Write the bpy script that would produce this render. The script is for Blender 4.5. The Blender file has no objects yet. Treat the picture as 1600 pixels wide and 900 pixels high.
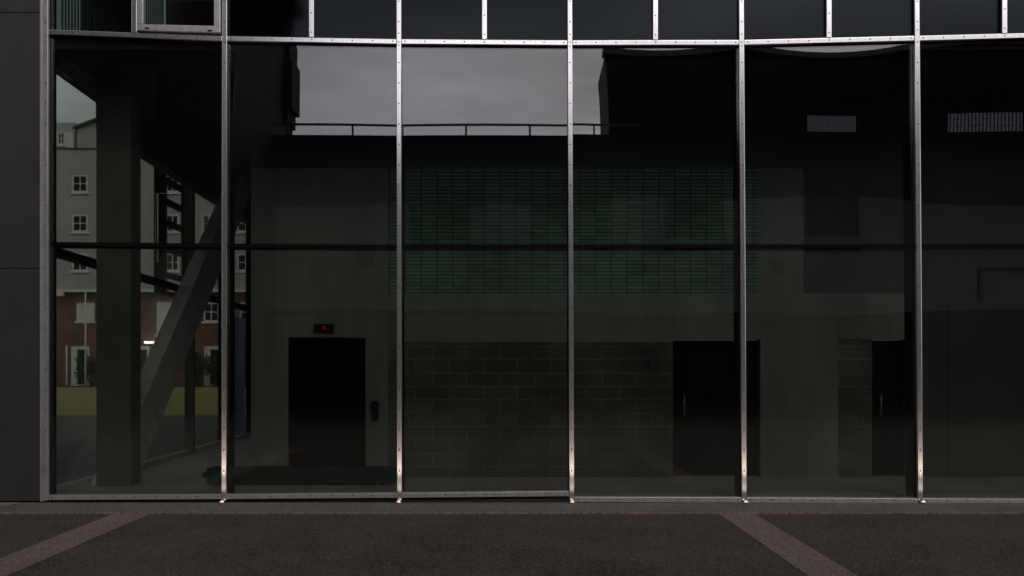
import bpy, bmesh, math, random
from mathutils import Vector, Matrix
R = math.radians
random.seed(7)
sc = bpy.context.scene
col = sc.collection

# ------------------------------------------------------------------ camera, sky, sun, exposure
D, K, CX, HY = 10.7, 0.0073, 782.0, 566.0        # distance to the glass, metres per photo pixel there, axis, horizon
EYE = 1.6
cam_d = bpy.data.cameras.new('camera'); cam = bpy.data.objects.new('camera', cam_d); col.objects.link(cam)
cam.location = (0, -D, EYE); cam.rotation_euler = (R(90), 0, 0)
cam_d.sensor_width = 36; cam_d.lens = 36 * (D / K) / 1600
cam_d.shift_x = 18 / 1600; cam_d.shift_y = 116 / 1600
cam_d.clip_start = 0.1; cam_d.clip_end = 3000
sc.camera = cam

SUN_EL, SUN_AZ = R(42), R(160)                    # azimuth from +Y towards +X
w = bpy.data.worlds.new('World'); sc.world = w; w.use_nodes = True
nt = w.node_tree; nt.nodes.clear()
N = nt.nodes.new; L = nt.links.new
out = N('ShaderNodeOutputWorld'); bg = N('ShaderNodeBackground'); bg.inputs[1].default_value = 0.10
sky = N('ShaderNodeTexSky'); sky.sky_type = 'NISHITA'; sky.sun_disc = False
sky.sun_elevation = SUN_EL; sky.sun_rotation = SUN_AZ; sky.dust_density = 2.5; sky.air_density = 1.0
hs = N('ShaderNodeHueSaturation'); hs.inputs['Saturation'].default_value = 0.16
tc = N('ShaderNodeTexCoord'); mp = N('ShaderNodeMapping'); mp.inputs['Scale'].default_value = (1.0, 1.0, 4.2)
no = N('ShaderNodeTexNoise'); no.inputs['Scale'].default_value = 3.4; no.inputs['Detail'].default_value = 5; no.inputs['Roughness'].default_value = .5
rp = N('ShaderNodeMapRange'); rp.inputs[1].default_value = .3; rp.inputs[2].default_value = .7; rp.inputs[3].default_value = .58; rp.inputs[4].default_value = 1.22
mul = N('ShaderNodeMix'); mul.data_type = 'RGBA'; mul.blend_type = 'MULTIPLY'; mul.inputs[0].default_value = 1
tint = N('ShaderNodeMix'); tint.data_type = 'RGBA'; tint.blend_type = 'MULTIPLY'; tint.inputs[0].default_value = 1
tint.inputs[7].default_value = (1.0, .95, 1.02, 1)
L(tc.outputs['Generated'], mp.inputs[0]); L(mp.outputs[0], no.inputs['Vector']); L(no.outputs['Fac'], rp.inputs[0])
L(sky.outputs[0], hs.inputs['Color']); L(hs.outputs[0], mul.inputs[6]); L(rp.outputs[0], mul.inputs[7])
# overcast with a lighter band low down and a heavier cloud deck overhead
sx = N('ShaderNodeSeparateXYZ'); L(tc.outputs['Generated'], sx.inputs[0])
gr = N('ShaderNodeMapRange'); gr.interpolation_type = 'SMOOTHSTEP'
gr.inputs[1].default_value = .16; gr.inputs[2].default_value = .75; gr.inputs[3].default_value = 1.9; gr.inputs[4].default_value = .45
L(sx.outputs['Z'], gr.inputs[0])
mg = N('ShaderNodeMix'); mg.data_type = 'RGBA'; mg.blend_type = 'MULTIPLY'; mg.inputs[0].default_value = 1
L(mul.outputs[2], mg.inputs[6]); L(gr.outputs[0], mg.inputs[7]); L(mg.outputs[2], tint.inputs[6]); L(tint.outputs[2], bg.inputs[0]); L(bg.outputs[0], out.inputs[0])

sd = bpy.data.lights.new('sun', 'SUN'); sd.energy = 0.5; sd.angle = R(25); sd.color = (1, .95, .88)
sun = bpy.data.objects.new('sun', sd); col.objects.link(sun)
sv = Vector((math.sin(SUN_AZ) * math.cos(SUN_EL), math.cos(SUN_AZ) * math.cos(SUN_EL), math.sin(SUN_EL)))
sun.rotation_euler = sv.to_track_quat('Z', 'Y').to_euler(); sun.location = (-20, 20, 40)

vs = sc.view_settings
vs.view_transform = 'Standard'; vs.look = 'None'; vs.gamma = 1; vs.use_curve_mapping = False
vs.exposure = -0.15
sc.cycles.max_bounces = 10; sc.cycles.transparent_max_bounces = 24; sc.cycles.glossy_bounces = 5
sc.cycles.diffuse_bounces = 4; sc.cycles.sample_clamp_indirect = 4

# ------------------------------------------------------------------ helpers
def X(px, r=1.0): return (px - CX) * K * r
def Z(py, r=1.0): return EYE - (py - HY) * K * r
def YD(r): return D * (r - 1)
def RF(yb): return (D + yb) / D                   # size ratio of a thing yb metres in front of the glass, seen mirrored

class MB:
    def __init__(s): s.v, s.f, s.m, s.sm = [], [], [], []
    def face(s, pts, mi=0, smooth=False):
        b = len(s.v); s.v += [tuple(p) for p in pts]; s.f.append(list(range(b, b + len(pts)))); s.m.append(mi); s.sm.append(smooth)
    def hexa(s, p, mi=0):                         # 8 points: bottom ring then top ring
        b = len(s.v); s.v += [tuple(q) for q in p]
        for q in ((3,2,1,0),(4,5,6,7),(0,1,5,4),(1,2,6,5),(2,3,7,6),(3,0,4,7)):
            s.f.append([b + i for i in q]); s.m.append(mi); s.sm.append(False)
    def box(s, x0, x1, y0, y1, z0, z1, mi=0):
        s.hexa([(x0,y0,z0),(x1,y0,z0),(x1,y1,z0),(x0,y1,z0),(x0,y0,z1),(x1,y0,z1),(x1,y1,z1),(x0,y1,z1)], mi)
    def slab(s, q, y0, y1, mi=0):                 # quad in xz (bl, br, tr, tl) pulled along y
        (a, b, c, d) = q
        s.hexa([(a[0],y0,a[1]),(b[0],y0,b[1]),(b[0],y1,b[1]),(a[0],y1,a[1]),(d[0],y0,d[1]),(c[0],y0,c[1]),(c[0],y1,c[1]),(d[0],y1,d[1])], mi)
    def cyl(s, a, b, r0, r1=None, n=12, mi=0, smooth=True):
        a, b = Vector(a), Vector(b); r1 = r0 if r1 is None else r1
        t = (b - a).normalized(); u = t.orthogonal().normalized(); v = t.cross(u)
        base = len(s.v)
        for c, r in ((a, r0), (b, r1)):
            for i in range(n):
                an = 2 * math.pi * i / n; s.v.append(tuple(c + u * math.cos(an) * r + v * math.sin(an) * r))
        for i in range(n):
            j = (i + 1) % n; s.f.append([base+i, base+j, base+n+j, base+n+i]); s.m.append(mi); s.sm.append(smooth)
        s.f.append([base + i for i in range(n)][::-1]); s.m.append(mi); s.sm.append(False)
        s.f.append([base + n + i for i in range(n)]); s.m.append(mi); s.sm.append(False)
    def bar(s, a, b, w, h, mi=0, up=(0,0,1)):     # rectangular bar from a to b
        a, b = Vector(a), Vector(b); t = (b - a).normalized(); u = Vector(up)
        sd_ = t.cross(u).normalized(); u = sd_.cross(t).normalized()
        pts = []
        for c in (a, b):
            for i, j in ((-1,-1),(1,-1),(1,1),(-1,1)): pts.append(c + sd_ * i * w / 2 + u * j * h / 2)
        s.hexa(pts, mi)
    def build(s, name, mats, parent=None, bevel=0, loc=None):
        me = bpy.data.meshes.new(name); me.from_pydata(s.v, [], s.f)
        mats = mats if isinstance(mats, (list, tuple)) else [mats]
        for m in mats: me.materials.append(m)
        for p, mi, sm in zip(me.polygons, s.m, s.sm): p.material_index = mi; p.use_smooth = sm
        bm = bmesh.new(); bm.from_mesh(me); bmesh.ops.recalc_face_normals(bm, faces=bm.faces)
        if bevel:
            bmesh.ops.bevel(bm, geom=list(bm.edges), offset=bevel, segments=2, affect='EDGES', profile=.6, clamp_overlap=True)
        bm.to_mesh(me); bm.free()
        o = bpy.data.objects.new(name, me); col.objects.link(o)
        if parent: o.parent = parent
        if loc: o.location = loc
        return o

def tag(o, label=None, cat=None, group=None, kind=None):
    if label: o['label'] = label
    if cat: o['category'] = cat
    if group: o['group'] = group
    if kind: o['kind'] = kind
    return o
def thing(name, label, cat, group=None):
    o = bpy.data.objects.new(name, None); o.empty_display_size = .2; col.objects.link(o)
    return tag(o, label, cat, group)
def boxo(name, m, b, parent=None, bevel=0):
    k = MB(); k.box(*b); return k.build(name, m, parent, bevel)

# ------------------------------------------------------------------ materials
def mat(name, c, rough=.6, metal=0.0, var=.0, scale=6.0, bump=0.0, stretch=(1,1,1), c2=None, spec=.5, detail=6):
    m = bpy.data.materials.new(name); m.use_nodes = True
    t = m.node_tree; b = t.nodes['Principled BSDF']
    b.inputs['Roughness'].default_value = rough; b.inputs['Metallic'].default_value = metal
    b.inputs['Specular IOR Level'].default_value = spec
    b.inputs['Base Color'].default_value = (*c, 1)
    if var or bump or c2:
        g = t.nodes.new('ShaderNodeTexCoord'); mp = t.nodes.new('ShaderNodeMapping'); mp.inputs['Scale'].default_value = stretch
        n = t.nodes.new('ShaderNodeTexNoise'); n.inputs['Scale'].default_value = scale; n.inputs['Detail'].default_value = detail; n.inputs['Roughness'].default_value = .62
        t.links.new(g.outputs['Object'], mp.inputs[0]); t.links.new(mp.outputs[0], n.inputs['Vector'])
        r = t.nodes.new('ShaderNodeValToRGB')
        lo = c2 if c2 else tuple(x * (1 - var) for x in c); hi = c if c2 else tuple(x * (1 + var) for x in c)
        r.color_ramp.elements[0].position = .3; r.color_ramp.elements[0].color = (*lo, 1)
        r.color_ramp.elements[1].position = .7; r.color_ramp.elements[1].color = (*hi, 1)
        t.links.new(n.outputs['Fac'], r.inputs[0]); t.links.new(r.outputs[0], b.inputs['Base Color'])
        if bump:
            bp = t.nodes.new('ShaderNodeBump'); bp.inputs['Strength'].default_value = bump; bp.inputs['Distance'].default_value = .01
            t.links.new(n.outputs['Fac'], bp.inputs['Height']); t.links.new(bp.outputs[0], b.inputs['Normal'])
    return m

def glass(name, tr, refl=1.0, rough=0.0, rc=(1, 1, 1)):
    m = bpy.data.materials.new(name); m.use_nodes = True; t = m.node_tree; t.nodes.clear()
    o = t.nodes.new('ShaderNodeOutputMaterial'); mx = t.nodes.new('ShaderNodeMixShader')
    fr = t.nodes.new('ShaderNodeFresnel'); fr.inputs['IOR'].default_value = 1.5
    geo = t.nodes.new('ShaderNodeNewGeometry')
    # thin sheet: the same Fresnel value from both sides
    lw = t.nodes.new('ShaderNodeLayerWeight'); lw.inputs['Blend'].default_value = .5
    p = t.nodes.new('ShaderNodeMath'); p.operation = 'POWER'; p.inputs[1].default_value = 4.0
    ma = t.nodes.new('ShaderNodeMath'); ma.operation = 'MULTIPLY_ADD'; ma.inputs[1].default_value = .9; ma.inputs[2].default_value = .10 * refl
    t.nodes.remove(fr); t.nodes.remove(geo)
    t.links.new(lw.outputs['Facing'], p.inputs[0]); t.links.new(p.outputs[0], ma.inputs[0])
    tb = t.nodes.new('ShaderNodeBsdfTransparent'); tb.inputs[0].default_value = (*tr, 1)
    gb = t.nodes.new('ShaderNodeBsdfGlossy'); gb.inputs['Roughness'].default_value = rough; gb.inputs['Color'].default_value = (*rc, 1)
    t.links.new(ma.outputs[0], mx.inputs[0]); t.links.new(tb.outputs[0], mx.inputs[1]); t.links.new(gb.outputs[0], mx.inputs[2])
    t.links.new(mx.outputs[0], o.inputs[0])
    return m

def emit(name, c, s):
    m = bpy.data.materials.new(name); m.use_nodes = True; b = m.node_tree.nodes['Principled BSDF']
    b.inputs['Base Color'].default_value = (*c, 1); b.inputs['Emission Color'].default_value = (*c, 1); b.inputs['Emission Strength'].default_value = s
    return m

def bricks(name, c1, c2, mortar, bw, rh, msize, offset=.5, rough=.7, bump=.4, vary=.3, spec=.4, plane='XZ'):
    m = bpy.data.materials.new(name); m.use_nodes = True; t = m.node_tree; b = t.nodes['Principled BSDF']
    b.inputs['Roughness'].default_value = rough; b.inputs['Specular IOR Level'].default_value = spec
    g = t.nodes.new('ShaderNodeTexCoord'); s = t.nodes.new('ShaderNodeSeparateXYZ'); c = t.nodes.new('ShaderNodeCombineXYZ')
    t.links.new(g.outputs['Object'], s.inputs[0]); t.links.new(s.outputs['X'], c.inputs['X']); t.links.new(s.outputs['Z'], c.inputs['Y'])
    k = t.nodes.new('ShaderNodeTexBrick'); k.offset = offset; k.inputs['Scale'].default_value = 1
    k.inputs['Color1'].default_value = (*c1, 1); k.inputs['Color2'].default_value = (*c2, 1); k.inputs['Mortar'].default_value = (*mortar, 1)
    k.inputs['Brick Width'].default_value = bw; k.inputs['Row Height'].default_value = rh; k.inputs['Mortar Size'].default_value = msize
    k.inputs['Mortar Smooth'].default_value = .2
    t.links.new(c.outputs[0], k.inputs['Vector'])
    n = t.nodes.new('ShaderNodeTexNoise'); n.inputs['Scale'].default_value = 1.3; n.inputs['Detail'].default_value = 8
    t.links.new(g.outputs['Object'], n.inputs['Vector'])
    mr = t.nodes.new('ShaderNodeMapRange'); mr.inputs[1].default_value = .3; mr.inputs[2].default_value = .7; mr.inputs[3].default_value = 1 - vary; mr.inputs[4].default_value = 1 + vary
    t.links.new(n.outputs['Fac'], mr.inputs[0])
    mx = t.nodes.new('ShaderNodeMix'); mx.data_type = 'RGBA'; mx.blend_type = 'MULTIPLY'; mx.inputs[0].default_value = 1
    t.links.new(k.outputs['Color'], mx.inputs[6]); t.links.new(mr.outputs[0], mx.inputs[7]); t.links.new(mx.outputs[2], b.inputs['Base Color'])
    bp = t.nodes.new('ShaderNodeBump'); bp.inputs['Strength'].default_value = bump; bp.inputs['Distance'].default_value = .004; bp.invert = True
    t.links.new(k.outputs['Fac'], bp.inputs['Height']); t.links.new(bp.outputs[0], b.inputs['Normal'])
    return m

def asphalt(name, a, b_, speck, bump=.5):
    m = bpy.data.materials.new(name); m.use_nodes = True; t = m.node_tree; b = t.nodes['Principled BSDF']
    b.inputs['Roughness'].default_value = .85; b.inputs['Specular IOR Level'].default_value = .25
    g = t.nodes.new('ShaderNodeTexCoord')
    v = t.nodes.new('ShaderNodeTexVoronoi'); v.inputs['Scale'].default_value = 75
    n = t.nodes.new('ShaderNodeTexNoise'); n.inputs['Scale'].default_value = .9; n.inputs['Detail'].default_value = 9; n.inputs['Roughness'].default_value = .65
    n2 = t.nodes.new('ShaderNodeTexNoise'); n2.inputs['Scale'].default_value = 55; n2.inputs['Detail'].default_value = 5
    for q in (v, n, n2): t.links.new(g.outputs['Object'], q.inputs['Vector'])
    r = t.nodes.new('ShaderNodeValToRGB'); r.color_ramp.elements[0].position = .32; r.color_ramp.elements[1].position = .72
    r.color_ramp.elements[0].color = (*a, 1); r.color_ramp.elements[1].color = (*b_, 1)
    t.links.new(n.outputs['Fac'], r.inputs[0])
    r2 = t.nodes.new('ShaderNodeMapRange'); r2.inputs[1].default_value = .35; r2.inputs[2].default_value = .68; r2.inputs[3].default_value = .35; r2.inputs[4].default_value = 1.65
    t.links.new(n2.outputs['Fac'], r2.inputs[0])
    mx = t.nodes.new('ShaderNodeMix'); mx.data_type = 'RGBA'; mx.blend_type = 'MULTIPLY'; mx.inputs[0].default_value = 1
    t.links.new(r.outputs[0], mx.inputs[6]); t.links.new(r2.outputs[0], mx.inputs[7])
    sp = t.nodes.new('ShaderNodeMapRange'); sp.inputs[1].default_value = .80; sp.inputs[2].default_value = .86; sp.inputs[3].default_value = 0; sp.inputs[4].default_value = .75
    sx = t.nodes.new('ShaderNodeSeparateColor'); t.links.new(v.outputs['Color'], sx.inputs[0]); t.links.new(sx.outputs[0], sp.inputs[0])
    m2 = t.nodes.new('ShaderNodeMix'); m2.data_type = 'RGBA'; m2.inputs[7].default_value = (*speck, 1)
    t.links.new(sp.outputs[0], m2.inputs[0]); t.links.new(mx.outputs[2], m2.inputs[6]); t.links.new(m2.outputs[2], b.inputs['Base Color'])
    bp = t.nodes.new('ShaderNodeBump'); bp.inputs['Strength'].default_value = bump; bp.inputs['Distance'].default_value = .01
    t.links.new(n2.outputs['Fac'], bp.inputs['Height']); t.links.new(bp.outputs[0], b.inputs['Normal'])
    return m

M = dict(
    asphalt=asphalt('asphalt', (.041, .032, .0265), (.090, .071, .057), (.17, .13, .10)),
    apron=asphalt('apron_concrete', (.105, .095, .085), (.165, .15, .134), (.21, .19, .17), .25),
    forecourt=asphalt('forecourt_paving', (.20, .20, .18), (.28, .275, .25), (.32, .31, .29), .2),
    strip=asphalt('strip_concrete', (.15, .125, .105), (.205, .172, .146), (.25, .21, .18), .2),
    alu=mat('brushed_aluminium', (.90, .885, .87), .20, .90, .06, 30, .01, (1, 1, .12)),
    alud=mat('dull_aluminium', (.60, .59, .575), .34, .7, .14, 18, .02, (1, 1, .2)),
    screw=mat('screw_steel', (.08, .08, .08), .5, .4),
    dark=mat('black_steel', (.010, .010, .010), .6, 0, .2, 8, spec=.15),
    rubber=mat('black_gasket', (.006, .006, .006), .8, spec=.08),
    panel=mat('grey_metal_panel', (.050, .048, .048), .5, .2, .12, 3, .02),
    glass=glass('tinted_glass', (.675, .70, .67)),
    glass_side=glass('side_glass', (.86, .885, .86), .4),
    glass_up=glass('dark_upper_glass', (.36, .40, .385), .15, .05, (.82, .93, 1)),
    glass_win=glass('window_glass', (.78, .80, .79), .5),
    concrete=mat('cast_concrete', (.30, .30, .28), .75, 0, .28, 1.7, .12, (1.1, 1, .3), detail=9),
    concrete_dk_shade=mat('dark_shaded_concrete', (.125, .13, .118), .78, 0, .22, 1.4, .12),  # dark concrete, tone lowered further to hold the dimness of the right end
    column=mat('column_concrete', (.20, .205, .185), .75, 0, .16, 3, .15),
    brace=mat('brace_concrete', (.70, .70, .66), .75, 0, .22, 4, .2, detail=10),
    tile=bricks('green_glazed_tile', (.16, .30, .215), (.27, .43, .325), (.02, .028, .022), .215, .048, .0055, 0, .35, .5, .25, .5),
    block=bricks('concrete_block', (.125, .125, .105), (.17, .167, .142), (.29, .29, .25), .46, .182, .006, .5, .8, .8, .45),
    door=mat('black_door', (.005, .005, .006), .6, 0, .2, 6, spec=.1),
    handle=mat('steel_handle', (.55, .55, .55), .3, .9),
    floor=mat('interior_floor', (.50, .495, .465), .55, 0, .14, 1.5, .03),
    ceiling=mat('dark_ceiling', (.06, .06, .058), .8, 0, .2, 2),
    radiator=mat('green_enamel', (.008, .05, .033), .5, 0, .15, 4, spec=.15),
    black=mat('black_plastic', (.015, .015, .015), .5),
    blue=mat('blue_paint', (.05, .18, .62), .45, 0, .2, 4),
    render=mat('beige_render', (.42, .425, .41), .85, 0, .10, .35, .05),
    render2=mat('pale_render', (.52, .51, .46), .85, 0, .08, .4),
    brick=bricks('red_brick', (.17, .072, .05), (.24, .10, .07), (.22, .18, .15), .24, .085, .01, .5, .85, .4, .25),
    white=mat('white_paint', (.72, .72, .69), .55, 0, .05, 5),
    roof=mat('slate_roof', (.10, .105, .11), .6, 0, .2, 3),
    pane_dk=mat('dark_window_pane', (.02, .023, .023), .3, 0, .3, .7, spec=.12),
    field=mat('yellow_green_turf', (.50, .46, .17), .9, 0, .16, .25, .1, (1, 3, 1)),
    line=mat('white_line_paint', (.62, .6, .45), .8, 0, .15, 2),
    leaf=mat('hedge_leaf', (.055, .075, .03), .7, 0, .5, 1.5),
    bark=mat('shrub_bark', (.09, .07, .05), .9, 0, .2, 5),
    opp=mat('opposite_concrete', (.165, .165, .16), .85, 0, .16, .5, .05, spec=.2),
    opp_dk=mat('opposite_dark_cladding', (.022, .022, .02), .8, 0, .2, .6, .05, spec=.15),
    opp_side=mat('opposite_pale_side', (.19, .20, .20), .8, 0, .15, .5),
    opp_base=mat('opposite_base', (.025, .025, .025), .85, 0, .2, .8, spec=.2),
    opp_roof=mat('opposite_zinc', (.12, .13, .13), .5, .3, .15, 1),
    galv=mat('galvanised_steel', (.12, .12, .12), .5, .4),
    lens=emit('warm_lamp_lens', (1, .82, .68), .8),
    red=emit('red_indicator', (1, .06, .04), .03),
    strip_lamp=emit('lit_strip_lamp', (1, .98, .92), 6),
)
# ribbed channel glass
m = bpy.data.materials.new('ribbed_glass'); m.use_nodes = True; t = m.node_tree; t.nodes.clear()
o_ = t.nodes.new('ShaderNodeOutputMaterial')
tl = t.nodes.new('ShaderNodeBsdfTranslucent'); tl.inputs[0].default_value = (.74, .86, .80, 1)
t.links.new(tl.outputs[0], o_.inputs[0])
M['ribglass'] = mat('rib_edge', (.05, .07, .06), .4, 0, .2, 5)
m2_ = bpy.data.materials.new('frosted_pane'); m2_.use_nodes = True; t = m2_.node_tree; t.nodes.clear()
o_ = t.nodes.new('ShaderNodeOutputMaterial'); tl = t.nodes.new('ShaderNodeBsdfTranslucent'); tl.inputs[0].default_value = (.60, .58, .66, 1)
t.links.new(tl.outputs[0], o_.inputs[0]); M['frosted'] = m2_
M['ribbed'] = m

# ------------------------------------------------------------------ ground
def sheet(name, m, x0, x1, y0, y1, z, nx=1):
    k = MB(); k.face([(x0,y0,z),(x1,y0,z),(x1,y1,z),(x0,y1,z)]); return tag(k.build(name, m), kind='structure')
sheet('ground', M['asphalt'], -1500, 1500, -1500, 1500, 0)
APR = YD(219 / 237.0); SXF = -5.46
b = MB(); b.box(X(-700), X(2300), APR + .05, -.02, -.05, .006); tag(b.build('apron', M['apron']), kind='structure')
b = MB(); b.box(X(-700), X(2300), APR, APR + .045, -.05, .016); tag(b.build('apron_kerb', M['strip'], bevel=.004), kind='structure')
sheet('paving_strip', M['strip'], -4.08, -3.69, -7.0, APR - .002, .004)
sheet('paving_strip', M['strip'], 2.30, 2.67, -7.0, APR - .002, .004)
sheet('forecourt', M['forecourt'], -80, SXF, -.3, YD(2.62) - .01, .008)
sheet('sports_field', M['field'], -75, 0, YD(2.62), YD(5.6), .012)
fl = MB()
fl.box(-60, -2, YD(4.05), YD(4.05) + .12, .0, .018); fl.box(-44, -43.9, YD(2.7), YD(5.5), 0, .018); fl.box(-22.1, -22, YD(2.7), YD(5.5), 0, .018)
tag(fl.build('field_line', M['line']), kind='structure')

# ------------------------------------------------------------------ the glass facade
MX = [(75,75),(353,352),(624,625),(890,893),(1157,1161),(1430,1435),(1703,1709),(1976,1983)]       # cap centre at transom, at sill
TR = [52, 62.3, 67, 69, 68.5, 62, 55, 49]                                                        # transom centre line
SL = [(776.5,)*2, (775,)*2, (773,773), (770.5,779.5), (780.3,)*2, (781.8,)*2, (783,)*2, (783.5,)*2]   # sill centre left / right of a mullion
MID = [381.5, 384, 385.5, 385.5, 385, 384.5, 384, 383]
TOPZ = 7.5
def mx_at(i, z):
    zt, zb = Z(TR[i]), Z(775); f = (z - zb) / (zt - zb); return X(MX[i][1]) + (X(MX[i][0]) - X(MX[i][1])) * f
fac = thing('glass_facade', 'tall facade of dark tinted glass panes in a screwed aluminium grid', 'glass facade')

SCREWS = []                                           # (x, y of the face, z, bar they sit on)
def screws(p, z0, z1, step, y, o):
    z = z0
    while z < z1: SCREWS.append((p(z), y, z, o)); z += step

for i in range(8):
    k = MB(); hw = .027 if i else .026
    zb, zt = (.03, TOPZ)
    q = [(mx_at(i, zb) - hw, zb), (mx_at(i, zb) + hw, zb), (mx_at(i, zt) + hw, zt), (mx_at(i, zt) - hw, zt)]
    k.slab(q, -.058, -.012)
    m_ = k.build('mullion', [M['alu'] if i else M['alud'], M['screw']], fac, bevel=.005)
    screws(lambda z: mx_at(i, z), .36, TOPZ, .232, -.058, m_)
    for dz in (-.045, .09): SCREWS.append((mx_at(i, Z(TR[i]) + dz), -.058, Z(TR[i]) + dz, m_))
    f = MB(); zc = Z(TR[i])
    q = [(mx_at(i, .0) - .026, 0), (mx_at(i, .0) + .026, 0), (mx_at(i, zt) + .026, zt), (mx_at(i, zt) - .026, zt)]
    f.slab(q, .032, .28 if i else .15); f.build('fin', M['dark'], m_)

def pane(i, q, y, nx, nz, th, amp, tilt, m, name='glass_pane', parent=None):
    """slightly pillowed double-faced sheet, quad q (bl, br, tr, tl) in xz"""
    k = MB(); (a, b_, c, d) = [Vector((p[0], 0, p[1])) for p in q]
    def pt(u, v, yy):
        p = (a * (1-u) + b_ * u) * (1-v) + (d * (1-u) + c * u) * v
        uu, vv = 2*u - 1, 2*v - 1
        dy = amp * (1 - uu*uu) * (1 - vv*vv) + tilt[0] * uu + tilt[1] * vv
        return (p.x, yy + dy, p.z)
    for yy in (y, y + th):
        base = len(k.v)
        for jz in range(nz + 1):
            for ix in range(nx + 1): k.v.append(pt(ix/nx, jz/nz, yy))
        for jz in range(nz):
            for ix in range(nx):
                p0 = base + jz*(nx+1) + ix; k.f.append([p0, p0+1, p0+nx+2, p0+nx+1]); k.m.append(0); k.sm.append(True)
    off = (nx+1)*(nz+1)
    ring = [ix for ix in range(nx)] + [jz*(nx+1)+nx for jz in range(nz)] + [nz*(nx+1)+ix for ix in range(nx,0,-1)] + [jz*(nx+1) for jz in range(nz,0,-1)]
    for n_, p0 in enumerate(ring):
        p1 = ring[(n_+1) % len(ring)]; k.face([k.v[p0], k.v[p1], k.v[p1+off], k.v[p0+off]])
    return k.build(name, m, parent)

rnd = random.Random(11)
AMP = [.0025, .003, .0024, -.004, -.005, .003, .003]
for i in range(7):
    zs0, zs1 = Z(SL[i][1]), Z(SL[i+1][0]); zt0, zt1 = Z(TR[i]), Z(TR[i+1]); zm0, zm1 = Z(MID[i]), Z(MID[i+1])
    h = .028
    def bar_h(z0, z1, y0, y1, hh, name, m, bev=.004, e=.0305, scr=True):
        k = MB(); xl0, xr0 = mx_at(i, z0) + e, mx_at(i+1, z1) - e
        k.slab([(xl0, z0-hh), (xr0, z1-hh), (xr0, z1+hh), (xl0, z0+hh)], y0, y1)
        o = k.build(name, m, fac, bevel=bev)
        if scr:
            for j in range(9):
                f = .02 + .96 * j / 8; SCREWS.append((xl0 + (xr0 - xl0) * f, y0, z0 + (z1 - z0) * f + .002, o))
        return o
    bar_h(zt0, zt1, -.050, -.012, .027, 'transom', M['alu'])
    bar_h(zt0 - .034, zt1 - .034, -.012, .03, .012, 'gasket', M['rubber'], 0, .0305, False)
    bar_h(zs0, zs1, -.050, -.012, .028, 'sill_rail', M['alud'])
    bar_h(zs0 - .042, zs1 - .042, -.04, .05, .0135, 'sill_gasket', M['rubber'], 0, .0305, False)
    bar_h(zm0, zm1, .032, .16, .030, 'middle_rail', M['dark'], 0, .028, False)
    bar_h(zm0, zm1, -.006, .0315, .017, 'glazing_joint', M['rubber'], 0, .0305, False)
    e = .012
    lo = [(mx_at(i, zs0)+e, zs0), (mx_at(i+1, zs1)-e, zs1), (mx_at(i+1, zm1)-e, zm1-.018), (mx_at(i, zm0)+e, zm0-.018)]
    up = [(mx_at(i, zm0)+e, zm0+.018), (mx_at(i+1, zm1)-e, zm1+.018), (mx_at(i+1, zt1)-e, zt1), (mx_at(i, zt0)+e, zt0)]
    pane(i, lo, .002, 14, 14, .022, AMP[i], (rnd.uniform(-.0014, .0014), rnd.uniform(-.0012, .0012)), M['glass'], parent=fac)
    pane(i, up, .002, 14, 14, .022, AMP[i] * .9, (rnd.uniform(-.0014, .0014), rnd.uniform(-.0012, .0012)), M['glass'], parent=fac)
    # upper row: two panes a bay with a half mullion between
    xm = [(212.5),(488),(757),(1023),(1293),(1566),(1840)][i]; xm = X(xm)
    zc = (zt0 + zt1) / 2
    k = MB(); k.box(xm - .028, xm + .028, -.056, -.012, zc + .0285, TOPZ)
    hm = k.build('short_mullion', M['alu'], fac, bevel=.004)
    screws(lambda z: xm, zc + .085, TOPZ, .22, -.056, hm)
    f = MB(); f.box(xm - .024, xm + .024, .032, .2, zc + .03, TOPZ); f.build('fin', M['dark'], hm)
    xl, xr = mx_at(i, zt0), mx_at(i+1, zt1)
    gu = M['glass_win'] if i == 0 else M['glass_up']
    pane(i, [(xl+e, zt0+.004), (xm-e, zc+.004), (xm-e, TOPZ), (xl+e, TOPZ)], .002, 8, 8, .022, .0015, (rnd.uniform(-.001,.001), 0), gu, parent=fac)
    if i == 0:
        vw = MB()
        x0, x1, z0, z1 = X(217.5), X(347.5), Z(56), TOPZ - .3
        fw = .082
        vw.slab([(x0, Z(51.5)), (x1, Z(55)), (x1, Z(44.5)), (x0, Z(41.5))], -.085, -.0)
        vw.box(x0, x0+fw-.005, -.0845, -.0005, Z(41.5), z1); vw.box(x1-fw+.01, x1, -.0845, -.0005, Z(44.5), z1)
        vw.slab([(x0, Z(0)), (x1, Z(1.5)), (x1, Z(-9)), (x0, Z(-10.5))], -.083, -.002)
        vwo = vw.build('vent_window', M['alud'], fac, bevel=.006)
        for px, py in ((234, 48.3), (331.5, 52)):
            l = MB(); l.box(X(px)-.024, X(px)+.024, -.094, -.0845, Z(py)-.008, Z(py)+.008); l.build('drain_cap', M['rubber'], vwo, bevel=.003)
        pane(0, [(x0+.05, Z(44)), (x1-.05, Z(47)), (x1-.05, Z(-2)), (x0+.05, Z(-2))], -.05, 6, 6, .02, .001, (0, 0), M['glass_win'], parent=vwo)
    else:
        pane(i, [(xm+e, zc+.004), (xr-e, zt1+.004), (xr-e, TOPZ), (xm+e, TOPZ)], .002, 8, 8, .022, .0015, (rnd.uniform(-.001,.001), 0), gu, parent=fac)
def show(s_):                                         # in the frame and bright: the upper ends of the bars first
    px, py = CX + s_[0] / K, HY - (s_[2] - EYE) / K
    return (0 if 40 < px < 1600 and py > 0 else 1, py)
SCREWS.sort(key=show)
k = MB(); k.cyl((0, .0005, 0), (0, -.0035, 0), .0085, .007, 8); first = k.build('screw', M['screw'])
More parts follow.
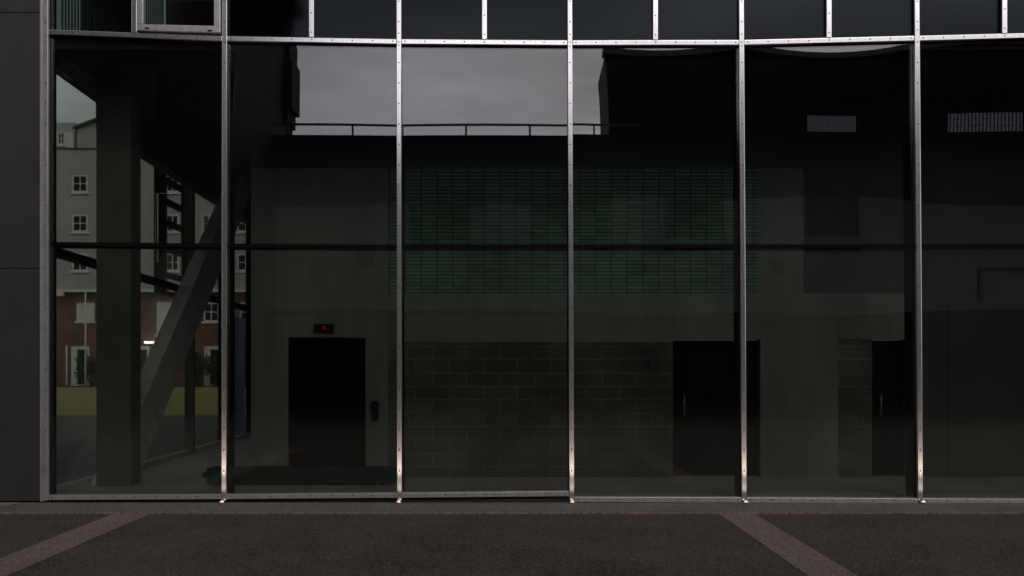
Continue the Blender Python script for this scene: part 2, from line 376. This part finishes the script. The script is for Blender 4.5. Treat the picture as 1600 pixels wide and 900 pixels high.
for j, (x, y, z, o) in enumerate(SCREWS[:100]):
    c = first if j == 0 else first.copy()
    if j: col.objects.link(c)
    c.parent = o; c.location = (x, y, z)
k = MB()
for x, y, z, o in SCREWS[100:]: k.cyl((x, y + .0005, z), (x, y - .0035, z), .0085, .007, 8)
tag(k.build('screw', M['screw'], fac), kind='stuff')
RX = X(1983) + .05
boxo('roof', M['panel'], (X(75) - .03, RX, -.06, 9.4, TOPZ + .002, TOPZ + .5), fac)
boxo('floor_slab', M['ceiling'], (X(75) + .02, RX - .02, .05, 9.2, 5.185, 5.36), fac)
boxo('upper_back_wall', M['ceiling'], (-5.36, RX - .02, 4.3, 4.5, 5.362, TOPZ), fac)
boxo('end_wall', M['concrete_dk_shade'], (RX - .01, RX + .25, .03, 9.4, 0, TOPZ), fac)
# grey cladding pier at the corner
pier = thing('clad_pier', 'dark grey metal clad pier at the left end of the glass', 'pier')
k = MB()
zz = [0.02, 1.02, 2.42, 3.82, 5.52, 6.52, 7.98]
zz = [0.02, Z(420), Z(22) - .0, TOPZ + .45]
for a_, b_ in zip(zz[:-1], zz[1:]): k.box(X(-170), X(67), -.05, .25, a_ + .004, b_ - .004)
k.build('cladding', M['panel'], pier, bevel=.004)
boxo('pier_core', M['rubber'], (X(-168), X(66), -.03, .24, 0, TOPZ + .44), pier)
boxo('edge_trim', M['alud'], (X(67.3), X(71.0), -.075, .02, .02, TOPZ + .44), pier, .003)

# interior floor
tag(boxo('interior_floor', M['floor'], (-5.40, RX - .02, .052, 9.35, -.04, .045)), kind='structure')

# ------------------------------------------------------------------ side glazing (runs back from the left corner)
SX = -5.34
side = thing('side_glass_wall', 'glass side wall with steel posts running back from the left corner', 'glass wall')
ys = [.25, 2.35, 4.55, 5.35, 7.3, 9.2]
for y in (2.35, YD(1.5), 7.25, 9.2):
    boxo('post', M['column'] if y == YD(1.5) else M['dark'], (SX - .05, SX + .10, y - .05, y + .05, .0, 5.1), side, .004)
boxo('base_rail', M['white'], (SX - .05, SX + .045, .05, 9.2, .03, .11), side, .004)
boxo('base_joint', M['rubber'], (SX - .03, SX + .06, .05, 9.2, .0, .0295), side)
k = MB(); k.bar((SX, .06, 2.93), (SX, 9.2, 2.72), .12, .10); k.build('middle_rail', M['dark'], side)
k = MB()
k.hexa([(SX-.1,.03,5.15),(SX+.1,.03,5.15),(SX+.1,1.9,5.09),(SX-.1,1.9,5.09),(SX-.1,.03,5.36),(SX+.1,.03,5.36),(SX+.1,1.9,5.36),(SX-.1,1.9,5.36)])
k.hexa([(SX-.1,1.91,4.72),(SX+.1,1.91,4.72),(SX+.1,9.2,4.54),(SX-.1,9.2,4.54),(SX-.1,1.91,5.36),(SX+.1,1.91,5.36),(SX+.1,9.2,5.36),(SX-.1,9.2,5.36)])
k.build('head_beam', M['concrete_dk_shade'], side)
for y0, y1 in zip((.06, 2.41, YD(1.5)+.06, 7.31), (2.29, YD(1.5)-.06, 7.19, 9.14)):
    k = MB(); k.box(SX - .012, SX + .01, y0, y1, .1, 5.12 if y0 < 1 else 4.7); k.build('glass_pane', M['glass_side'], side)
boxo('end_panel', M['concrete_dk_shade'], (SX + .11, -3.4, 9.2, 9.35, .045, 5.18), side)
# ribbed channel glass above
k = MB()
k.box(SX - .012, SX - .004, .06, 1.25, 5.362, TOPZ); k.box(SX - .012, SX - .004, 3.25, 4.28, 5.362, TOPZ)
rg_ = k.build('obscured_glass', M['ribbed'], side)
boxo('corrugated_panel', M['ribglass'], (SX - .012, SX - .004, 1.251, 3.249, 5.362, TOPZ), side)
k = MB(); y = .72
while y < 4.2: k.box(SX - .0035, SX + .018, y - .004, y + .004, 5.362, TOPZ); y += .085
tag(k.build('rib', M['ribglass'], rg_), kind='stuff')

# ------------------------------------------------------------------ columns
r = 1.10
col_o = thing('concrete_column', 'upright square concrete column inside the left corner', 'column')
k = MB(); k.box(X(150, r), X(205, r), YD(r), YD(r) + .32, .046, 5.17); k.build('shaft', M['column'], col_o, bevel=.012)
br = thing('concrete_brace', 'slanting concrete brace leaning back beside the upright column', 'brace')
k = MB(); bx0, bx1 = -5.18, -4.95
def yz(px, py, x): rr = x / ((px - CX) * K); return (YD(rr), Z(py, rr))
A0, A1 = yz(203, 618, bx0), yz(332, 330, bx0)
def along(z): return A0[0] + (A1[0] - A0[0]) * (z - A0[1]) / (A1[1] - A0[1])
wY = 1.03
k.hexa([(bx0, along(.046), .046), (bx1, along(.046), .046), (bx1, along(.046) + wY, .046), (bx0, along(.046) + wY, .046),
        (bx0, along(5.17), 5.17), (bx1, along(5.17), 5.17), (bx1, along(5.17) + wY, 5.17), (bx0, along(5.17) + wY, 5.17)])
k.build('shaft', M['brace'], br, bevel=.015)

# ------------------------------------------------------------------ interior wall with doors
r = 1.19; WY = YD(r)
wall = thing('interior_wall', 'long inner wall of concrete, green tiles and blockwork behind the glass', 'wall')
def wbox(name, m, px0, px1, py0, py1, dy=0, dep=.22, bev=0):
    return boxo(name, m, (X(px0, r), X(px1, r), WY + dy, WY + dep, max(Z(py1, r), .046), Z(py0, r)), wall, bev)
T0 = 60
def wpan(name, m, px0, px1, py0, py1, dy=0, bev=.004): return wbox(name, m, px0 + .15, px1 - .15, py0 + .15, py1 - .15, dy, .22, bev)
CE = 566 - (5.18 - EYE) / (K * r)
wpan('concrete_panel', M['concrete_dk_shade'], 392, 1430, CE, 262)
wpan('concrete_panel', M['concrete'], 392, 605, 262, 490)
wpan('concrete_panel', M['concrete'], 392, 450, 490, 770)
wpan('concrete_panel', M['concrete'], 450, 571, 490, 527)
wpan('concrete_panel', M['concrete'], 571, 607, 490, 770)
wpan('concrete_panel', M['concrete'], 605, 1185, 459, 490, -.004)
wpan('concrete_panel', M['concrete'], 607, 1052, 490, 535)
wpan('concrete_panel', M['concrete'], 1052, 1188, 490, 531)
wpan('concrete_panel', M['concrete'], 1185, 1256, 262, 490)
wpan('concrete_panel', M['concrete_dk_shade'], 1256, 1430, 262, 458)  # from here rightwards the darker tone paints in the room's falling light
wpan('concrete_panel', M['concrete'], 1188, 1310, 490, 770)
wpan('concrete_panel', M['concrete'], 1256, 1310, 458, 490)
wpan('concrete_panel', M['concrete'], 1310, 1414, 458, 531, -.004)
wpan('concrete_panel', M['concrete_dk_shade'], 1414, 1480, 458, 770)  # painted shade again, down to the floor and on to the right
wpan('concrete_panel', M['concrete_dk_shade'], 1430, 1800, CE, 458, -.008)
wpan('concrete_panel', M['concrete_dk_shade'], 1480, 1800, 458, 770, -.006)
wbox('tile_panel', M['tile'], 605, 1185, 262, 459, .003)
wpan('block_panel', M['block'], 607, 1052, 535, 770, .006, 0)
wpan('block_panel', M['block'], 1310, 1363, 531, 770, .006, 0)
wbox('skirting', M['dark'], 607, 1051, 748, 751, -.012, .005)
boxo('return_wall', M['concrete'], (X(392, r), X(392, r) + .2, WY + .222, 9.19, .046, 5.18), wall)
for px0, px1, py0, hx, two in ((450, 571, 527, None, False), (1052, 1188, 531, 1070, True), (1363, 1414, 531, 1378, False)):
    k = MB(); k.box(X(px0, r)+.004, X(px1, r)-.004, WY + .09, WY + .14, .05, Z(py0, r) - .004)
    d = k.build('door', M['door'], wall, bevel=.003)
    k = MB(); k.box(X(px0, r), X(px0, r)+.05, WY + .06, WY + .088, .05, Z(py0, r)-.004); k.box(X(px1, r)-.05, X(px1, r), WY + .06, WY + .088, .05, Z(py0, r)-.004)
    k.box(X(px0, r)+.051, X(px1, r)-.051, WY + .06, WY + .088, Z(py0, r)-.06, Z(py0, r)-.005); k.build('frame', M['door'], d)
    if hx:
        k = MB(); x_ = X(hx, r)
        k.cyl((x_, WY+.02, Z(650, r)), (x_, WY+.02, Z(616, r)), .010); 
        for py in (647, 619): k.cyl((x_, WY+.02, Z(py, r)), (x_, WY+.09, Z(py, r)), .008)
        k.build('handle', M['handle'], d)

# things on and by the inner wall
ex = thing('exit_sign', 'small black sign box with red light above the left door', 'sign')
k = MB(); k.box(X(491, r), X(522, r), WY - .05, WY - .002, Z(518.5, r), Z(506.5, r)); k.build('box', M['black'], ex, bevel=.006)
k = MB(); k.box(X(506, r), X(510, r), WY - .056, WY - .0505, Z(516, r), Z(509.5, r)); k.build('indicator', M['red'], ex)
ic = thing('wall_phone', 'black wall handset hanging right of the left door', 'phone')
k = MB(); k.cyl((X(586, r), WY - .05, Z(633, r)), (X(586, r), WY - .002, Z(633, r)), .058, .062, 20); k.build('cup', M['black'], ic)
k = MB(); k.box(X(581, r), X(592, r), WY - .045, WY - .002, Z(657, r), Z(640.5, r)); k.build('handset', M['black'], ic, bevel=.018)
rd = thing('radiator', 'low dark green convector lying along the floor behind the second bay', 'radiator')
rr = 1.105
k = MB(); k.box(X(322, rr), X(618, rr), YD(rr), YD(rr) + .26, .075, .262); k.build('casing', M['radiator'], rd, bevel=.012)
k = MB()
for j in range(58): k.box(X(326, rr) + j * .04, X(326, rr) + j * .04 + .022, YD(rr) + .03, YD(rr) + .23, .262, .268)
k.build('top_grille', M['radiator'], rd)
for px in (345, 470, 596): boxo('foot', M['black'], (X(px, rr) - .03, X(px, rr) + .03, YD(rr) + .04, YD(rr) + .22, .046, .076), rd)
k = MB(); k.cyl((X(322, rr), YD(rr) + .12, .17), (X(322, rr) - .03, YD(rr) + .12, .17), .014); k.cyl((X(322, rr) - .028, YD(rr) + .12, .17), (X(322, rr) - .075, YD(rr) + .12, .17), .04, .034, 16); k.build('valve', M['black'], rd)
bf = thing('wall_frame', 'thin black empty frame fixed high on the wall at far right', 'frame')
k = MB(); x0, x1, z0, z1 = X(1527, r), X(1620, r), Z(466, r), Z(418.5, r); yy = WY - .05
k.box(x0, x0 + .055, yy, yy + .04, z0, z1); k.box(x0 + .056, x1, yy, yy + .04, z1 - .02, z1); k.box(x1 - .03, x1, yy, yy + .04, z0, z1 - .021); k.build('bar', M['black'], bf)

# ------------------------------------------------------------------ uplights at the mullion feet
spots = [1, 2, 3, 4, 5]
names = {1: 'small round lit floor lamp at the foot of the leftmost bright mullion',
         2: 'small round lit floor lamp at the mullion foot by the green convector end',
         3: 'small round lit floor lamp at the mullion foot where the sill steps down',
         4: 'small round lit floor lamp at the mullion foot before the door with tall handle',
         5: 'small round lit floor lamp at the foot of the rightmost mullion'}
def uplight(i):
    t_ = thing('uplight', names[i], 'floor lamp', 'floor lamps at the mullion feet')
    k = MB(); k.cyl((0, 0, .006), (0, 0, .014), .052, .048, 24)
    n = 20
    for j in range(n):                                # cup round the lens
        a0, a1 = 2*math.pi*j/n, 2*math.pi*(j+1)/n
        def rp(rad, an, z): return (math.cos(an)*rad, math.sin(an)*rad, z)
        k.hexa([rp(.024,a0,.0142), rp(.032,a0,.0142), rp(.032,a1,.0142), rp(.024,a1,.0142), rp(.024,a0,.024), rp(.030,a0,.024), rp(.030,a1,.024), rp(.024,a1,.024)])
    k.build('base', M['galv'], t_)
    k = MB(); k.cyl((0, 0, .0143), (0, 0, .030), .0235, .021, 16); k.cyl((0, 0, .030), (0, 0, .040), .0205, .010, 16); k.build('lens', M['lens'], t_)
    return t_
def lamp_light(t_):
    ld = bpy.data.lights.new('uplight_beam', 'SPOT'); ld.energy = 16; ld.spot_size = R(76); ld.spot_blend = 1; ld.color = (1, .84, .74); ld.shadow_soft_size = .018
    lo = bpy.data.objects.new('uplight_beam', ld); col.objects.link(lo); lo.parent = t_; lo.location = (0, 0, .05); lo.rotation_euler = (R(180 - 4), 0, 0)
    ld = bpy.data.lights.new('uplight_core', 'SPOT'); ld.energy = 330; ld.spot_size = R(24); ld.spot_blend = 1; ld.color = (1, .80, .70); ld.shadow_soft_size = .012
    lo = bpy.data.objects.new('uplight_core', ld); col.objects.link(lo); lo.parent = t_; lo.location = (0, 0, .05); lo.rotation_euler = (R(180 - 4.5), 0, 0)
for i in spots:
    t_ = uplight(i); t_.location = (X(MX[i][1]), -.128, 0); lamp_light(t_)

# ------------------------------------------------------------------ beyond the side glass
lf = thing('ladder_frame', 'hanging dark steel ladder frame with slats outside the left glass wall', 'frame')
LX = -5.75
def yl(px): return YD(LX / ((px - CX) * K))
ya, yb = yl(251), yl(294)
for yq, wq in ((ya, .30), (yb, .42)): boxo('post', M['dark'], (LX - .06, LX + .06, yq - wq/2, yq + wq/2, 2.75, 5.0), lf)
for z_ in (4.72, 4.36, 4.0, 3.55, 3.1, 2.78): boxo('slat', M['dark'], (LX - .05, LX + .05, ya + .16, yb - .22, z_ - .045, z_ + .045), lf)
bd = thing('blue_post', 'blue painted post standing outside the left glass wall', 'post')
BX = -5.62
def yb_(px): return YD(BX / ((px - CX) * K))
boxo('shaft', M['blue'], (BX - .08, BX + .08, yb_(361), yb_(377), .0, 2.55), bd, .01)
boxo('arm', M['blue'], (BX - .078, BX + .078, yb_(377) + .002, yb_(388), 2.36, 2.545), bd, .01)

RA = 63 / D; AY = 63 - D
apt = thing('apartment_building', 'pale apartment block with brick lower floors beyond the yellow field', 'apartment building')
a = lambda px: X(px, RA); az = lambda py: Z(py, RA)
boxo('brick_base', M['brick'], (a(-420), a(520), AY + .5, AY + 12, 0, az(455)), apt)
boxo('upper_wall', M['render'], (a(-420), a(520), AY, AY + 12, az(455) + .002, az(232)), apt)
k = MB()                                              # gable above the set-back line
k.hexa([(a(117),AY+.3,az(232)+.002),(a(330),AY+.3,az(232)+.002),(a(330),AY+11,az(232)+.002),(a(117),AY+11,az(232)+.002),
        (a(117),AY+.3,az(200)),(a(330),AY+.3,az(120)),(a(330),AY+11,az(120)),(a(117),AY+11,az(200))]); k.build('gable_wall', M['render'], apt)
k = MB(); k.slab([(a(114), az(201)), (a(332), az(119)), (a(332), az(116)), (a(114), az(198))], AY - .1, AY + 11.2); rf = k.build('roof', M['roof'], apt)
boxo('dormer', M['render2'], (a(40), a(110), AY + .8, AY + 9, az(232) + .003, az(187)), apt)
boxo('parapet', M['white'], (a(-420), a(113), AY + .1, AY + .35, az(232) + .003, az(205)), apt)
k = MB(); k.cyl((a(92), AY + 4, az(187)), (a(92), AY + 4, az(168)), .05); k.cyl((a(92)-1, AY + 4, az(174)), (a(92) + .8, AY + 4, az(172)), .03); k.build('antenna', M['galv'], rf)
boxo('string_course', M['white'], (a(-420), a(520), AY - .12, AY - .002, az(456.5), az(452)), apt)
boxo('eave_course', M['roof'], (a(-420), a(520), AY - .1, AY - .003, az(233.5), az(231)), apt)
def win(px, py, w_, h_, dy=0, pm=None, bars=True):
    x0, x1, z0, z1 = a(px - w_/2), a(px + w_/2), az(py + h_/2), az(py - h_/2); y = AY + dy
    k = MB(); f = .10
    k.box(x0, x0+f, y-.06, y-.004, z0, z1); k.box(x1-f, x1, y-.06, y-.004, z0, z1); k.box(x0+f, x1-f, y-.06, y-.004, z1-f, z1); k.box(x0+f, x1-f, y-.06, y-.004, z0, z0+f)
    if bars:
        xm, zm = (x0+x1)/2, (z0+z1)/2
        k.box(xm-.03, xm+.03, y-.05, y-.005, z0+f, z1-f); k.box(x0+f, xm-.031, y-.05, y-.005, zm-.025, zm+.025); k.box(xm+.031, x1-f, y-.05, y-.005, zm-.025, zm+.025)
    o = k.build('window', M['white'], apt)
    k = MB(); k.box(x0+f*.5, x1-f*.5, y-.02, y-.003, z0+f*.5, z1-f*.5); k.build('pane', pm or M['pane_dk'], o)
    k = MB(); k.box(x0-.1, x1+.1, y-.16, y-.003, z0-.13, z0-.001); k.build('sill', M['white'], o)
for px, w_ in ((-340, 24), (-255, 24), (-170, 24), (-85, 24), (0, 24), (68, 24), (125.5, 24), (186, 24), (248, 10), (270, 20), (327, 22), (384, 26), (440, 24)):
    for py in (287, 349, 410): win(px, py, w_, 27)
for px in (-340, -255, -170, -85, 0, 68, 190, 327, 384, 440): win(px, 487, 24, 30, .5)
win(129, 487, 28, 29, .5, M['white'])
win(256, 497, 30, 52, .5, M['white'], False)
win(95, 216, 12, 20, .1); 
for px in (121, 215, 330):
    k = MB(); k.box(a(px - 14), a(px + 14), AY + .40, AY + .496, 0, az(541)); d = k.build('door', M['white'], apt)
    k = MB(); k.box(a(px - 4), a(px + 11), AY + .37, AY + .398, .1, az(546)); k.build('pane', M['pane_dk'], d)
bx_ = MB(); bx_.box(a(90), a(102), AY - .4, AY - .13, az(463), az(452)); bx_.build('rainwater_box', M['white'], apt)
wl = thing('wall_lamp', 'lit white strip lamp on the brick wall behind the brace', 'lamp')
k = MB(); k.box(a(226), a(239), AY - .1, AY + .3, az(537), az(533)); k.build('diffuser', M['strip_lamp'], wl)
k = MB(); k.box(a(227), a(238), AY + .301, AY + .497, az(536.5), az(533.5)); k.build('bracket', M['galv'], wl)
def post(px, py, dist, label):
    rr = dist / D; k = MB(); x_ = X(px, rr); y_ = dist - D
    k.cyl((0, 0, 0), (0, 0, Z(py, rr)), .07, .05, 8); p = thing('field_post', label, 'post', 'thin posts along the sports field')
    k.build('pole', M['white'], p); k = MB(); k.cyl((0, 0, 0), (0, 0, .12), .14, .12, 10); k.build('foot', M['galv'], p); p.location = (x_, y_, 0.012)
post(133.5, 455, 60.5, 'tallest thin white post at the edge of the field, in front of the pale door')
post(104, 540, 60.5, 'short thin white post at the field edge, left of the pale door')
post(343, 530, 60.5, 'short thin white post at the field edge, by the leftmost bright mullion')
def shrub(px, dist, w_, h_, label, seed):
    rg = random.Random(seed); t_ = thing('shrub', label, 'shrub', 'shrubs along the apartment building'); k = MB()
    lobes = [(rg.uniform(-.35,.35)*w_, rg.uniform(-.3,.3), rg.uniform(.35,.75)*h_, rg.uniform(.25,.42)*w_) for _ in range(7)]
    for _ in range(900):
        lx, ly, lz, lr = rg.choice(lobes); v = Vector((rg.gauss(0,1), rg.gauss(0,1), rg.gauss(0,1))).normalized() * lr * rg.uniform(.5, 1.05)
        c = Vector((lx + v.x, ly + v.y * .6, max(.05, lz + v.z * h_ / w_ * .7))); u = Vector((rg.gauss(0,1), rg.gauss(0,1), rg.gauss(0,1))).normalized(); q = u.orthogonal().normalized(); s = rg.uniform(.05, .12)
        k.face([c - u*s, c + q*s*.6, c + u*s, c - q*s*.6])
    k.build('crown', M['leaf'], t_)
    k = MB()
    for lx, ly, lz, lr in lobes: k.cyl((lx*.2, ly*.2, 0), (lx, ly, lz), .04, .015, 6)
    k.build('stem', M['bark'], t_); t_.location = (X(px, dist/D), dist - D, 0.012)
shrub(312, 61.4, 2.0, 2.6, 'dark green shrub growing left of the pale wall door by the brace', 1)
shrub(336, 61.6, 1.6, 2.2, 'smaller dark shrub growing behind the leftmost bright mullion', 2)
shrub(384, 61.5, 1.8, 3.2, 'taller green shrub growing behind the blue post', 3)
shrub(144, 61.6, 1.6, 2.2, 'low dark shrub growing right of the tall white field post', 4)

# ------------------------------------------------------------------ the street opposite (seen mirrored in the glass)
YB = 24.0; q = RF(YB)
ob = thing('concrete_building', 'low flat-roofed concrete building across the street with rooftop railing', 'building')
x0, x1 = X(330, q), X(1800, q); zr = Z(218, q)
wx = [(645, 735), (830, 950), (1040, 1140), (1255, 1345)]
wz = (Z(385, q), Z(315, q)); z1_ = Z(487, q)
k = MB(); yb0, yb1 = -YB, -YB - .4
xs = [x0] + [X(p, q) for ab in wx for p in ab] + [x1]
for j in range(0, len(xs), 2): k.box(xs[j], xs[j+1], yb1, yb0, wz[0], wz[1])
k.box(x0, x1, yb1, yb0, z1_, wz[0] - .001)
k.build('wall', M['opp'], ob)
boxo('upper_band', M['opp_dk'], (x0, x1, yb1, yb0 + .06, wz[1] + .001, zr), ob)
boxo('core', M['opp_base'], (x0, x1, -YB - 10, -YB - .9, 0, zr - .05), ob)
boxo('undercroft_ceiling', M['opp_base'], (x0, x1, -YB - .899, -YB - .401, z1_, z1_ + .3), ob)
boxo('roof', M['opp_dk'], (x0 - .1, x1, -YB - 10.1, -YB + .12, zr + .002, zr + .14), ob)
for pa, pb in wx: boxo('window', M['pane_dk'], (X(pa, q) + .02, X(pb, q) - .02, -YB - .32, -YB - .26, wz[0] + .02, wz[1] - .02), ob)
for px in range(340, 1100, 95): boxo('pillar', M['opp_dk'], (X(px, q) - .2, X(px, q) + .2, -YB - .4, -YB - .001, 0, z1_ - .001), ob)
rail = MB(); zt_ = zr + .14 + .34
for px in range(360, 1000, 93): rail.cyl((X(px, q), -YB + .02, zr + .14), (X(px, q), -YB + .02, zt_ + .05), .035, n=8)
rail.bar((X(350, q), -YB + .02, zt_ + .05), (X(1000, q), -YB + .02, zt_ + .05), .07, .07)
rail.build('railing', M['galv'], ob)
for px in (570, 780, 1000, 1205): boxo('wall_vent', M['opp_base'], (X(px, q) - .3, X(px, q) + .3, -YB + .002, -YB + .12, Z(422, q), Z(400, q)), ob)

YT = 18.0; q = RF(YT)
tw = thing('dark_tower', 'tall dark building across the street with stepped right edge', 'building')
e0 = X(460, RF(YT + 9))
boxo('wall', M['opp_dk'], (-24, e0, -YT - 9, -YT, 0, 15.5), tw)
for z0_, z1_2, dx in ((Z(205, RF(27)), Z(186, RF(27)), .12), (Z(186, RF(27)) + .002, Z(118, RF(27)), .27), (Z(118, RF(27)) + .002, Z(85, RF(27)), .16)):
    boxo('corner_bay', M['opp_dk'], (e0 + .001, e0 + dx, -YT - 8.95, -YT - 7.6, z0_, z1_2), tw)
boxo('cornice', M['opp_base'], (-24.2, e0 + .3, -YT - 9.2, -YT + .3, 15.502, 15.9), tw)
for iz in range(4):
    for ix in range(6): boxo('window', M['pane_dk'], (-9.2 - ix * 2.5, -8.0 - ix * 2.5, -YT + .002, -YT + .04, 2.6 + iz * 3.2, 4.1 + iz * 3.2), tw)

YH = 36.0; q = RF(YH)
hb = thing('dark_hall', 'tall dark hall across the street with high strip windows', 'building')
hx0, hx1 = X(944, q), X(2000, q); zt = Z(79, q)
h0, h1 = Z(206, q), Z(176, q)
ho = [(1255, 1346), (1492, 1600), (1690, 1800)]
k = MB(); xs = [hx0] + [X(p, q) for ab in ho for p in ab] + [hx1]
for j in range(0, len(xs), 2): k.box(xs[j], xs[j+1], -YH - .3, -YH, h0, h1)
k.box(hx0, hx1, -YH - .3, -YH, h1 + .001, zt); k.box(hx0, hx1, -YH - .3, -YH, 0, h0 - .001)
k.build('wall', M['opp_dk'], hb)
boxo('side_wall', M['opp_side'], (hx0, hx0 + .3, -YH - 5.2, -YH - .301, 0, zt), hb)
boxo('back_wall', M['opp_dk'], (hx0 + .301, hx1, -YH - 5.2, -YH - 4.9, 0, h0 - .1), hb)
k = MB(); k.slab([(hx0 - .1, zt + .002), (hx1, zt - .1), (hx1, zt + .15), (hx0 - .1, zt + .3)], -YH - .6, -YH + .35); k.build('roof_edge', M['opp_roof'], hb)
for pa, pb in ho:
    k = MB(); n = 21
    for j in range(1, n): x_ = X(pa, q) + (X(pb, q) - X(pa, q)) * j / n; k.box(x_ - .012, x_ + .012, -YH - .2, -YH - .12, h0, h1)
    for zq in (.33, .66): k.box(X(pa, q), X(pb, q), -YH - .119, -YH - .10, h0 + (h1 - h0) * zq - .01, h0 + (h1 - h0) * zq + .01)
    wo = boxo('window', M['frosted'], (X(pa, q), X(pb, q), -YH - .26, -YH - .25, h0, h1), hb)
    k.build('bars', M['opp_roof'], wo)
